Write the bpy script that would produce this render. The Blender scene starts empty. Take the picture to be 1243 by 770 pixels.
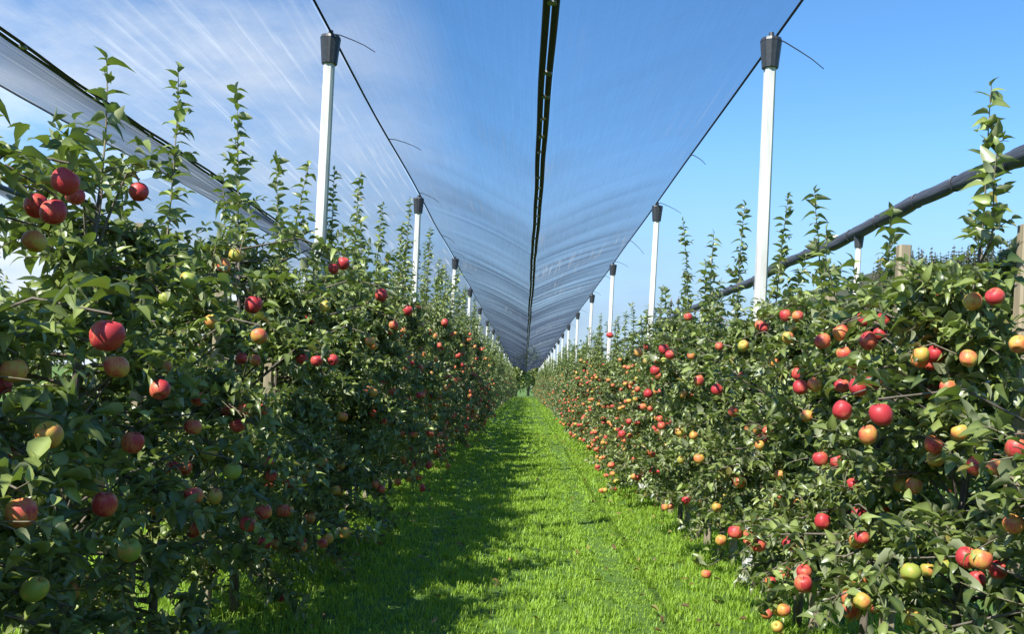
import bpy, math, random
import numpy as np
from mathutils import Vector

rng = np.random.default_rng(11)
random.seed(11)
C = bpy.context.scene.collection
SC = bpy.context.scene
PI = math.pi

# ------------------------------------------------------------------ place
CAM_H = 1.45
F = 1150.0 / 1243.0            # focal length in image widths
ROLL = 0.050
XL, XR = -1.72, 1.80           # the two tree rows beside the lane
XLL, XRR, XLLL = -5.24, 5.32, -8.76
RIDGE = CAM_H + 2.80           # height of the ridge cables
VALLEY = CAM_H + 2.10          # height of the seams in mid alley
ROW_END = 128.0
POST_L = [7.70 + 6.66 * k for k in range(19)]
POST_R = [7.32 + 6.72 * k for k in range(19)]
SUN_EL, SUN_BEHIND = math.radians(46), math.radians(48)
SUN_DIR = Vector((-math.cos(SUN_EL) * math.cos(SUN_BEHIND), -math.cos(SUN_EL) * math.sin(SUN_BEHIND), math.sin(SUN_EL)))

# ------------------------------------------------------------------ helpers
def tag(o, label=None, cat=None, group=None, kind=None):
    if label: o['label'] = label
    if cat: o['category'] = cat
    if group: o['group'] = group
    if kind: o['kind'] = kind
    return o

def empty(name, loc, label, cat, group=None):
    o = bpy.data.objects.new(name, None)
    o.empty_display_size = 0.2
    o.location = loc
    C.objects.link(o)
    return tag(o, label, cat, group)

def link(name, me, parent=None, loc=None):
    o = bpy.data.objects.new(name, me)
    C.objects.link(o)
    if parent is not None: o.parent = parent
    if loc is not None: o.location = loc
    return o

class MB:
    """collects vertices and faces for one mesh"""
    def __init__(s):
        s.V = []; s.T = []; s.Q = []; s.tm = []; s.qm = []; s.n = 0; s.A = []
    def add(s, V, Q=None, T=None, mat=0, attr=0.5):
        V = np.asarray(V, float).reshape(-1, 3)
        s.V.append(V)
        s.A.append(np.full(len(V), attr) if np.isscalar(attr) else np.asarray(attr, float))
        if Q is not None and len(Q):
            Q = np.asarray(Q, int); s.Q.append(Q + s.n); s.qm.append(np.full(len(Q), mat))
        if T is not None and len(T):
            T = np.asarray(T, int); s.T.append(T + s.n); s.tm.append(np.full(len(T), mat))
        s.n += len(V)
    def mesh(s, name, mats, smooth=True, attr=False):
        V = np.concatenate(s.V)
        Q = np.concatenate(s.Q) if s.Q else np.zeros((0, 4), int)
        T = np.concatenate(s.T) if s.T else np.zeros((0, 3), int)
        me = bpy.data.meshes.new(name)
        nl = Q.size + T.size; nf = len(Q) + len(T)
        me.vertices.add(len(V)); me.loops.add(nl); me.polygons.add(nf)
        me.vertices.foreach_set('co', V.astype(np.float32).ravel())
        me.loops.foreach_set('vertex_index', np.concatenate([Q.ravel(), T.ravel()]).astype(np.int32))
        st = np.concatenate([np.arange(len(Q)) * 4, Q.size + np.arange(len(T)) * 3])
        me.polygons.foreach_set('loop_start', st.astype(np.int32))
        mi = np.concatenate((s.qm + s.tm)) if nf else np.zeros(0)
        me.polygons.foreach_set('material_index', mi.astype(np.int32))
        me.polygons.foreach_set('use_smooth', np.full(nf, smooth))
        for m in mats: me.materials.append(m)
        if attr:
            a = me.attributes.new('variation', 'FLOAT', 'POINT')
            a.data.foreach_set('value', np.concatenate(s.A).astype(np.float32))
        me.update(calc_edges=True)
        me.validate()
        return me

def tube(mb, pts, radii, sides=6, mat=0, cap=True):
    pts = np.asarray(pts, float); n = len(pts)
    radii = np.broadcast_to(np.asarray(radii, float), (n,))
    d = np.gradient(pts, axis=0); d /= np.linalg.norm(d, axis=1)[:, None] + 1e-9
    up = np.array([0.0, 0, 1]) if abs(d[0][2]) < 0.9 else np.array([1.0, 0, 0])
    rows = []
    for i in range(n):
        a = np.cross(d[i], up); a /= np.linalg.norm(a) + 1e-9
        b = np.cross(a, d[i])
        up = b
        th = np.arange(sides) * 2 * PI / sides
        rows.append(pts[i] + radii[i] * (np.cos(th)[:, None] * a + np.sin(th)[:, None] * b))
    V = np.concatenate(rows)
    Q = [(i * sides + j, i * sides + (j + 1) % sides, (i + 1) * sides + (j + 1) % sides, (i + 1) * sides + j)
         for i in range(n - 1) for j in range(sides)]
    T = []
    if cap:
        V = np.concatenate([V, pts[:1], pts[-1:]])
        a, b = n * sides, n * sides + 1
        T = [(a, (j + 1) % sides, j) for j in range(sides)] + [(b, (n - 1) * sides + j, (n - 1) * sides + (j + 1) % sides) for j in range(sides)]
    mb.add(V, Q, T, mat)

def prism(mb, poly, z0, z1, poly1=None, mat=0):
    """closed prism between two polygons of the same length"""
    poly = np.asarray(poly, float); poly1 = poly if poly1 is None else np.asarray(poly1, float)
    n = len(poly)
    V = [(x, y, z0) for x, y in poly] + [(x, y, z1) for x, y in poly1]
    V += [(*poly.mean(0), z0), (*poly1.mean(0), z1)]
    Q = [(j, (j + 1) % n, n + (j + 1) % n, n + j) for j in range(n)]
    T = [(2 * n, (j + 1) % n, j) for j in range(n)] + [(2 * n + 1, n + j, n + (j + 1) % n) for j in range(n)]
    mb.add(V, Q, T, mat)

def csquare(w, c):
    h = w / 2
    return [(h, -h + c), (h, h - c), (h - c, h), (-h + c, h), (-h, h - c), (-h, -h + c), (-h + c, -h), (h - c, -h)]

# ------------------------------------------------------------------ materials
def newmat(name):
    m = bpy.data.materials.new(name); m.use_nodes = True
    nt = m.node_tree; nt.nodes.clear()
    return m, nt, nt.nodes.new('ShaderNodeOutputMaterial')

def N(nt, t, **kw):
    n = nt.nodes.new(t)
    for k, v in kw.items():
        if k in n.inputs: n.inputs[k].default_value = v
        else: setattr(n, k, v)
    return n

def ramp(nt, stops, src=None, interp='LINEAR'):
    r = nt.nodes.new('ShaderNodeValToRGB'); r.color_ramp.interpolation = interp
    el = r.color_ramp.elements
    while len(el) < len(stops): el.new(0.5)
    for e, (p, c) in zip(el, stops):
        e.position = p
        e.color = (*c, 1) if len(c) == 3 else c
    if src is not None: nt.links.new(src, r.inputs[0])
    return r

def math_(nt, op, a, b=None, clamp=False):
    n = nt.nodes.new('ShaderNodeMath'); n.operation = op; n.use_clamp = clamp
    for i, v in enumerate((a, b)):
        if v is None: continue
        if isinstance(v, (int, float)): n.inputs[i].default_value = v
        else: nt.links.new(v, n.inputs[i])
    return n.outputs[0]

def noise(nt, scale, detail=3, rough=0.5, vec=None, coord='Object', stretch=None):
    tc = nt.nodes.new('ShaderNodeTexCoord')
    src = tc.outputs[coord]
    if stretch:
        mp = nt.nodes.new('ShaderNodeMapping'); mp.inputs['Scale'].default_value = stretch
        nt.links.new(src, mp.inputs[0]); src = mp.outputs[0]
    n = N(nt, 'ShaderNodeTexNoise', Scale=scale, Detail=detail, Roughness=rough)
    nt.links.new(src, n.inputs['Vector'])
    return n.outputs['Fac']

def leafmat(name, top_a, top_b, under, transl, tr_fac=0.3, rough=0.38, spec=0.4):
    m, nt, out = newmat(name)
    at = N(nt, 'ShaderNodeAttribute', attribute_name='variation')
    oi = N(nt, 'ShaderNodeObjectInfo')
    top = ramp(nt, [(0.0, top_a), (0.85, top_b), (0.97, tuple(c * 1.2 + 0.03 for c in top_b)), (1.0, (0.20, 0.17, 0.04))], at.outputs['Fac'])
    ge = N(nt, 'ShaderNodeNewGeometry')
    mx = N(nt, 'ShaderNodeMix', data_type='RGBA')
    nt.links.new(ge.outputs['Backfacing'], mx.inputs[0])
    nt.links.new(top.outputs[0], mx.inputs[6]); mx.inputs[7].default_value = (*under, 1)
    p = N(nt, 'ShaderNodeBsdfPrincipled', Roughness=rough)
    p.inputs['Specular IOR Level'].default_value = spec
    nt.links.new(mx.outputs[2], p.inputs['Base Color'])
    t = N(nt, 'ShaderNodeBsdfTranslucent'); t.inputs[0].default_value = (*transl, 1)
    ms = N(nt, 'ShaderNodeMixShader'); ms.inputs[0].default_value = tr_fac
    nt.links.new(p.outputs[0], ms.inputs[1]); nt.links.new(t.outputs[0], ms.inputs[2])
    nt.links.new(ms.outputs[0], out.inputs[0])
    return m

M = {}
M['leaf'] = leafmat('apple_leaf', (0.022, 0.044, 0.009), (0.300, 0.355, 0.100), (0.32, 0.345, 0.19), (0.20, 0.30, 0.03), 0.22, 0.36, 0.55)
M['grass'] = leafmat('grass_blade', (0.075, 0.170, 0.010), (0.400, 0.560, 0.060), (0.28, 0.44, 0.04), (0.44, 0.60, 0.03), 0.36, 0.5)
M['farleaf'] = leafmat('far_leaf', (0.022, 0.034, 0.014), (0.062, 0.070, 0.030), (0.05, 0.06, 0.03), (0.06, 0.10, 0.02), 0.2, 0.6)

def simple(name, col_a, col_b, rough, scale, stretch=None, bump=0.0, metal=0.0, detail=5):
    m, nt, out = newmat(name)
    f = noise(nt, scale, detail, 0.6, stretch=stretch)
    r = ramp(nt, [(0.3, col_a), (0.7, col_b)], f)
    p = N(nt, 'ShaderNodeBsdfPrincipled', Roughness=rough, Metallic=metal)
    nt.links.new(r.outputs[0], p.inputs['Base Color'])
    if bump:
        b = N(nt, 'ShaderNodeBump', Strength=bump, Distance=0.01)
        nt.links.new(f, b.inputs['Height']); nt.links.new(b.outputs[0], p.inputs['Normal'])
    nt.links.new(p.outputs[0], out.inputs[0])
    return m

M['bark'] = simple('apple_bark', (0.075, 0.058, 0.042), (0.20, 0.165, 0.125), 0.85, 40, (1, 1, 0.25), 0.6)
M['twig'] = simple('young_shoot', (0.13, 0.10, 0.06), (0.22, 0.19, 0.12), 0.7, 30)
M['wood'] = simple('weathered_stake', (0.20, 0.155, 0.095), (0.40, 0.33, 0.215), 0.85, 22, (1, 1, 0.06), 0.5)
M['concrete'] = simple('white_concrete', (0.42, 0.40, 0.36), (0.76, 0.745, 0.70), 0.85, 14, (1, 1, 0.12), 0.3)
M['cap'] = simple('black_plastic', (0.022, 0.024, 0.028), (0.04, 0.043, 0.048), 0.45, 30)
M['cable'] = simple('dark_cable', (0.010, 0.012, 0.018), (0.024, 0.028, 0.038), 0.85, 60)
M['clip'] = simple('grey_clip', (0.10, 0.11, 0.13), (0.22, 0.24, 0.27), 0.5, 60)
M['roll'] = simple('rolled_net_fabric', (0.018, 0.022, 0.032), (0.062, 0.070, 0.092), 0.6, 26, (1, 0.05, 1), 0.8)
M['stem'] = simple('fruit_stalk', (0.08, 0.06, 0.02), (0.14, 0.11, 0.04), 0.7, 80)

def apple_mat():
    m, nt, out = newmat('apple_skin')
    oi = N(nt, 'ShaderNodeObjectInfo')
    sep = N(nt, 'ShaderNodeSeparateColor'); nt.links.new(oi.outputs['Color'], sep.inputs[0])
    red = sep.outputs[0]
    tc = N(nt, 'ShaderNodeTexCoord')
    sx = N(nt, 'ShaderNodeSeparateXYZ'); nt.links.new(tc.outputs['Object'], sx.inputs[0])
    cheek = math_(nt, 'MULTIPLY', sx.outputs[0], 5.0)              # blushed cheek on one side
    blotch = noise(nt, 38, 4, 0.6)
    streak = noise(nt, 170, 3, 0.6, stretch=(1, 1, 0.12))
    f = math_(nt, 'ADD', red, cheek)
    f = math_(nt, 'ADD', f, math_(nt, 'MULTIPLY', math_(nt, 'SUBTRACT', blotch, 0.5), 1.1))
    f = math_(nt, 'ADD', f, math_(nt, 'MULTIPLY', math_(nt, 'SUBTRACT', streak, 0.5), 0.8), True)
    r = ramp(nt, [(0.0, (0.30, 0.34, 0.06)), (0.25, (0.58, 0.36, 0.07)), (0.52, (0.62, 0.21, 0.07)), (0.80, (0.56, 0.10, 0.065)), (1.0, (0.46, 0.036, 0.042))], f)
    spots = N(nt, 'ShaderNodeTexVoronoi', Scale=190.0); nt.links.new(tc.outputs['Object'], spots.inputs['Vector'])
    sp = ramp(nt, [(0.0, (1, 1, 1)), (0.16, (0, 0, 0))], spots.outputs['Distance'])
    mx = N(nt, 'ShaderNodeMix', data_type='RGBA'); mx.inputs[7].default_value = (0.6, 0.42, 0.22, 1)
    nt.links.new(math_(nt, 'MULTIPLY', sp.outputs[0], 0.45), mx.inputs[0]); nt.links.new(r.outputs[0], mx.inputs[6])
    p = N(nt, 'ShaderNodeBsdfPrincipled', Roughness=0.46)
    p.inputs['Specular IOR Level'].default_value = 0.38
    p.inputs['Subsurface Weight'].default_value = 0.0
    nt.links.new(mx.outputs[2], p.inputs['Base Color']); nt.links.new(p.outputs[0], out.inputs[0])
    return m
M['apple'] = apple_mat()

def net_mat(name, glare, cover, dens=0.12):
    """fine woven net: the share of light its threads stop follows Beer's law with the slant of the path through it"""
    m, nt, out = newmat(name)
    lw = N(nt, 'ShaderNodeLayerWeight', Blend=0.5)
    cosv = math_(nt, 'MAXIMUM', math_(nt, 'SUBTRACT', 1.0, lw.outputs['Facing']), 0.02)
    fine = noise(nt, 24, 2, 0.5, stretch=(1.0, 0.02, 0.2))           # lengthwise streaks, painted as sun glints on the threads
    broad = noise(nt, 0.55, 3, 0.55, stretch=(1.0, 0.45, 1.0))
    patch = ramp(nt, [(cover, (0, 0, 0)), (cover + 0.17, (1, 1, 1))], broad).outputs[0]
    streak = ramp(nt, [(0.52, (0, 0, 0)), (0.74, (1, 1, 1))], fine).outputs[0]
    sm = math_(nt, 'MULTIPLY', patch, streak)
    yarn = noise(nt, 95, 2, 0.6, stretch=(1.0, 0.012, 0.3)); weft = noise(nt, 60, 2, 0.6, stretch=(0.02, 1.0, 0.02))
    dens_v = math_(nt, 'MULTIPLY', dens, math_(nt, 'ADD', math_(nt, 'ADD', math_(nt, 'MULTIPLY', yarn, 0.7), math_(nt, 'MULTIPLY', weft, 0.5)), 0.4))
    d = math_(nt, 'ADD', dens_v, math_(nt, 'ADD', math_(nt, 'MULTIPLY', sm, 0.07 * glare), math_(nt, 'MULTIPLY', patch, 0.03 * glare)))
    T = math_(nt, 'POWER', math_(nt, 'SUBTRACT', 1.0, d), math_(nt, 'DIVIDE', 1.0, cosv))
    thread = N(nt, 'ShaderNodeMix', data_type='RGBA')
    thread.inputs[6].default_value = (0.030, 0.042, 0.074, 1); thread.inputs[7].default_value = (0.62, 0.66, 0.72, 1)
    nt.links.new(math_(nt, 'ADD', math_(nt, 'MULTIPLY', sm, 0.45 * glare), math_(nt, 'MULTIPLY', patch, 0.10 * glare * (0.4 if glare < 1 else 1.0)), True), thread.inputs[0])  # streaks and patches whiten the thread colour as painted sun glare
    dif = N(nt, 'ShaderNodeBsdfDiffuse'); tr = N(nt, 'ShaderNodeBsdfTranslucent')
    nt.links.new(thread.outputs[2], dif.inputs[0]); nt.links.new(thread.outputs[2], tr.inputs[0])
    body = N(nt, 'ShaderNodeMixShader'); body.inputs[0].default_value = 0.5
    nt.links.new(dif.outputs[0], body.inputs[1]); nt.links.new(tr.outputs[0], body.inputs[2])
    tp = N(nt, 'ShaderNodeBsdfTransparent'); tp.inputs[0].default_value = (0.91, 0.955, 1, 1)
    ms = N(nt, 'ShaderNodeMixShader')
    nt.links.new(T, ms.inputs[0]); nt.links.new(body.outputs[0], ms.inputs[1]); nt.links.new(tp.outputs[0], ms.inputs[2])
    nt.links.new(ms.outputs[0], out.inputs[0])
    return m
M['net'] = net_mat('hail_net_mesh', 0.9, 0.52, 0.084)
M['net_glare'] = net_mat('glare_painted_hail_net_mesh', 1.25, 0.38, 0.085)  # same net with stronger painted glare

def ground_mat():
    m, nt, out = newmat('meadow_ground')
    a = noise(nt, 1.3, 6, 0.65); b = noise(nt, 22, 4, 0.6)
    r = ramp(nt, [(0.3, (0.035, 0.075, 0.006)), (0.7, (0.095, 0.18, 0.012))], math_(nt, 'ADD', math_(nt, 'MULTIPLY', a, 0.5), math_(nt, 'MULTIPLY', b, 0.5)))
    p = N(nt, 'ShaderNodeBsdfPrincipled', Roughness=0.9)
    nt.links.new(r.outputs[0], p.inputs['Base Color']); nt.links.new(p.outputs[0], out.inputs[0])
    return m
M['ground'] = ground_mat()
M['hill'] = simple('hill_ground', (0.022, 0.028, 0.013), (0.040, 0.046, 0.022), 0.95, 0.05)

# ------------------------------------------------------------------ world, sun, camera
w = bpy.data.worlds.new('World'); SC.world = w; w.use_nodes = True
nt = w.node_tree; nt.nodes.clear()
wo = nt.nodes.new('ShaderNodeOutputWorld'); bg = nt.nodes.new('ShaderNodeBackground')
sky = nt.nodes.new('ShaderNodeTexSky'); sky.sky_type = 'NISHITA'; sky.sun_disc = False
sky.sun_elevation = SUN_EL; sky.sun_rotation = math.atan2(SUN_DIR.x, SUN_DIR.y)
sky.air_density = 1.0; sky.dust_density = 0.25; sky.ozone_density = 2.4; sky.altitude = 300
hs = N(nt, 'ShaderNodeHueSaturation', Saturation=1.25)
nt.links.new(sky.outputs[0], hs.inputs['Color'])
tc = nt.nodes.new('ShaderNodeTexCoord')
mp = nt.nodes.new('ShaderNodeMapping'); mp.inputs['Scale'].default_value = (1, 1, 2.6)
nt.links.new(tc.outputs['Generated'], mp.inputs[0])
cn = N(nt, 'ShaderNodeTexNoise', Scale=3.2, Detail=7.0, Roughness=0.6); nt.links.new(mp.outputs[0], cn.inputs['Vector'])
cr = ramp(nt, [(0.30, (0.72, 0.72, 0.72)), (0.60, (1, 1, 1))], cn.outputs['Fac'])
sz = N(nt, 'ShaderNodeSeparateXYZ'); nt.links.new(tc.outputs['Generated'], sz.inputs[0])
low = ramp(nt, [(0.07, (1, 1, 1)), (0.25, (0.0, 0.0, 0.0))], sz.outputs[2])
cm = N(nt, 'ShaderNodeMix', data_type='RGBA'); cm.inputs[7].default_value = (1.5, 2.05, 3.0, 1)
nt.links.new(math_(nt, 'MULTIPLY', math_(nt, 'MULTIPLY', cr.outputs[0], low.outputs[0]), 0.9), cm.inputs[0])
nt.links.new(hs.outputs[0], cm.inputs[6])
vd = N(nt, 'ShaderNodeVectorMath', operation='DOT_PRODUCT'); vd.inputs[1].default_value = Vector((-0.46, 1.0, 0.20)).normalized()
nt.links.new(tc.outputs['Generated'], vd.inputs[0])
bank = ramp(nt, [(0.935, (0, 0, 0)), (0.992, (1, 1, 1))], vd.outputs['Value'])
wis = ramp(nt, [(0.36, (0.0, 0.0, 0.0)), (0.62, (1, 1, 1))], cn.outputs['Fac'])
c2 = N(nt, 'ShaderNodeMix', data_type='RGBA'); c2.inputs[7].default_value = (4.7, 5.0, 5.5, 1)
nt.links.new(math_(nt, 'MULTIPLY', math_(nt, 'MULTIPLY', bank.outputs[0], wis.outputs[0]), 0.85), c2.inputs[0])
nt.links.new(cm.outputs[2], c2.inputs[6])
nt.links.new(c2.outputs[2], bg.inputs[0]); bg.inputs[1].default_value = 0.11
nt.links.new(bg.outputs[0], wo.inputs[0])

sl = bpy.data.lights.new('sun', 'SUN'); sl.energy = 5.0; sl.angle = math.radians(0.5); sl.color = (1.0, 0.95, 0.86)
so = bpy.data.objects.new('sun', sl); C.objects.link(so)
so.rotation_euler = (-SUN_DIR).to_track_quat('-Z', 'Y').to_euler(); so.location = SUN_DIR * 60

cd = bpy.data.cameras.new('camera'); co = bpy.data.objects.new('camera', cd); C.objects.link(co); SC.camera = co
cd.sensor_width = 36; cd.sensor_fit = 'HORIZONTAL'; cd.lens = 36 * F
cd.shift_x = -15.5 / 1243; cd.shift_y = 85.0 / 1243
cd.clip_start = 0.05; cd.clip_end = 6000
co.location = (0, 0, CAM_H)
from mathutils import Matrix
co.rotation_euler = (Matrix.Rotation(ROLL, 4, 'Y').inverted() @ Matrix.Rotation(PI / 2, 4, 'X')).to_euler()
SC.view_settings.view_transform = 'Standard'; SC.view_settings.look = 'None'
SC.view_settings.exposure = 1.08; SC.view_settings.gamma = 1.0; SC.view_settings.use_curve_mapping = False
SC.cycles.max_bounces = 8; SC.cycles.transparent_max_bounces = 24
SC.cycles.diffuse_bounces = 2; SC.cycles.glossy_bounces = 2; SC.cycles.transmission_bounces = 4
SC.cycles.caustics_reflective = False; SC.cycles.caustics_refractive = False

def measured(px, py, d):
    """a point d metres down the lane, from its bearing measured in the photograph"""
    dx, dy = px - 637.0, py - 470.0
    x = dx + ROLL * dy; z = -(dy - ROLL * dx)
    return np.array([x * d / 1150.0, d, CAM_H + z * d / 1150.0])

# ------------------------------------------------------------------ ground and hill
def gz(x, y):
    return 0.025 * np.sin(x * 1.7 + 0.4) * np.sin(y * 0.55) + 0.02 * np.sin(x * 0.8 + y * 0.31)
gb = MB()
xs = np.unique(np.concatenate([np.linspace(-14, 14, 57), np.array([-3000, -1200, -500, -200, -90, -45, -25, 25, 45, 90, 200, 500, 1200, 3000])]))
ys = np.unique(np.concatenate([np.linspace(-6, 140, 147), np.array([-3000, -800, -200, -60, -20, 170, 230, 400, 800, 1600, 3500])]))
X, Y = np.meshgrid(xs, ys, indexing='ij')
Z = np.where((np.abs(X) < 15) & (Y > -7) & (Y < 141), gz(X, Y), 0.0)
i, j = np.meshgrid(np.arange(len(xs) - 1), np.arange(len(ys) - 1), indexing='ij')
k = (i * len(ys) + j).ravel()
gb.add(np.stack([X, Y, Z], -1).reshape(-1, 3), np.stack([k, k + len(ys), k + len(ys) + 1, k + 1], -1))
tag(link('ground', gb.mesh('ground', [M['ground']])), 'flat green meadow ground under the orchard rows', 'ground', kind='structure')

# grass: individual blades, finer near the camera
def grass():
    mb = MB()
    zones = [(2.2, 7.0, -3.2, 3.0, 3000, 0.0030), (7.0, 12.0, -6.4, 2.6, 2300, 0.0038), (12.0, 20.0, -4.2, 2.6, 1400, 0.0056), (20.0, 36.0, -2.9, 2.6, 600, 0.0095), (36, 70, -2.4, 2.5, 130, 0.024), (70, 128, -2.4, 2.5, 45, 0.05)]
    for y0, y1, x0, x1, dens, wd in zones:
        n = int((y1 - y0) * (x1 - x0) * dens)
        ncl = n // 9
        cx = rng.uniform(x0, x1, ncl); cy = rng.uniform(y0, y1, ncl)
        ch = 0.75 + 0.5 * rng.random(ncl); cv = rng.normal(0, 0.16, ncl)
        ci = rng.integers(0, ncl, n)
        x = cx[ci] + rng.normal(0, 0.022, n); y = cy[ci] + rng.normal(0, 0.022, n)
        patch = 0.5 + 0.28 * np.sin(x * 2.1 + 1.3 * np.sin(y * 0.9)) * np.sin(y * 1.37 + 0.7) + 0.22 * np.sin(x * 5.3 + y * 3.1) * np.sin(y * 4.3 - x)
        track = np.exp(-((x - 0.80 - 0.05 * np.sin(y * 0.4)) / 0.13) ** 2) + 0.7 * np.exp(-((x + 0.75 + 0.05 * np.sin(y * 0.5)) / 0.12) ** 2)
        edge = np.clip((np.abs(x - 0.04) - 1.3) / 0.5, 0, 1)
        h = (0.037 + 0.032 * rng.random(n)) * ch[ci] * (0.72 + 0.55 * patch) * (1 - 0.62 * np.clip(track, 0, 1)) * (1 + 0.45 * edge)
        tall = rng.random(n) < 0.02; h = np.where(tall, h * 1.8, h)
        az = rng.uniform(0, 2 * PI, n); lean = rng.uniform(0.15, 0.95, n)
        dx, dy = np.cos(az), np.sin(az)
        wv = wd * rng.uniform(0.6, 1.3, n)
        base = np.stack([x, y, gz(x, y) - 0.004], -1)
        side = np.stack([-dy, dx, np.zeros(n)], -1) * wv[:, None]
        out = np.stack([dx, dy, np.zeros(n)], -1)
        upv = np.array([0, 0, 1.0])
        mid = base + out * (h * lean * 0.32)[:, None] + upv * (h * 0.58)[:, None]
        tip = base + out * (h * lean)[:, None] + upv * (h * (1.0 - 0.25 * lean))[:, None]
        V = np.stack([base - side * 0.8, base + side * 0.8, mid + side * 0.75, mid - side * 0.75, tip], 1).reshape(-1, 3)
        o = np.arange(n)[:, None] * 5
        var = np.clip(0.42 + cv[ci] + 0.5 * (patch - 0.5) + rng.normal(0, 0.17, n) - 0.28 * np.clip(track, 0, 1), 0, 0.93)
        worn = np.clip(np.sin(x * 3.1 + 1.7 * np.sin(y * 0.8)) * np.sin(y * 1.9 + 2.2 * np.sin(x * 1.3)) - 0.55, 0, 1)
        var = np.where(rng.random(n) < 0.012 + 0.35 * worn, 1.0, var)
        mb.add(V, o + np.array([[0, 1, 2, 3]]), o + np.array([[3, 2, 4]]), 0, np.repeat(var, 5))
    return mb.mesh('grass', [M['grass']], True, True)
tag(link('grass', grass()), 'bright green mown grass growing along the lane', 'grass', kind='stuff')

# ------------------------------------------------------------------ apple trees
LT = np.array([0.0, 0.18, 0.42, 0.72, 1.0])        # along the leaf
LW = np.array([0.10, 0.78, 1.0, 0.66, 0.0])        # its half width

def leaves_mesh(mb, P, D, U, L, W, droop, fold, var, mat=0):
    n = len(P)
    D = D / (np.linalg.norm(D, axis=1)[:, None] + 1e-9)
    S = np.cross(D, U); S /= np.linalg.norm(S, axis=1)[:, None] + 1e-9
    Nn = np.cross(S, D)
    tw = rng.normal(0, 0.35, n)
    V = np.zeros((n, 14, 3))
    c = 0
    for r in range(5):
        t = LT[r]
        ax = P + D * (L * (t - 0.12 * droop * t * t))[:, None] - Nn * (L * droop * t * t * 0.75)[:, None]
        if r == 4:
            V[:, c] = ax; c += 1; continue
        wv = (W * LW[r])[:, None]
        lift = (W * LW[r] * fold)[:, None]
        roll = (W * LW[r] * tw * t)[:, None]
        V[:, c] = ax - S * wv + Nn * (lift + roll); V[:, c + 1] = ax; V[:, c + 2] = ax + S * wv + Nn * (lift - roll)
        c += 3
    V = V[:, :13]
    q = []
    for r in range(3):
        a = r * 3
        q += [(a, a + 1, a + 4, a + 3), (a + 1, a + 2, a + 5, a + 4)]
    t3 = [(9, 10, 12), (10, 11, 12)]
    o = np.arange(n) * 13
    Q = (o[:, None, None] + np.array(q)[None]).reshape(-1, 4); T = (o[:, None, None] + np.array(t3)[None]).reshape(-1, 3)
    rib = np.array([-0.05, 0.16, -0.05, -0.06, 0.18, -0.06, -0.06, 0.16, -0.06, -0.05, 0.12, -0.05, 0.0])
    vv = np.where(var[:, None] < 0.965, np.clip(var[:, None] + rib[None] + rng.normal(0, 0.035, (n, 13)), 0, 0.965), var[:, None])
    mb.add(V.reshape(-1, 3), Q, T, mat, vv.ravel())

def curve(p, d, length, bend, n, jitter=0.12):
    """a branch: start, heading, length, how much it droops (+) or rises (-)"""
    pts = [np.array(p, float)]; d = np.array(d, float); d /= np.linalg.norm(d)
    st = length / n
    for _ in range(n):
        d = d + np.array([0, 0, -bend / n]) + rng.normal(0, jitter / n ** 0.5, 3) * 0.5
        d /= np.linalg.norm(d)
        pts.append(pts[-1] + d * st)
    return np.array(pts)

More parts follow.
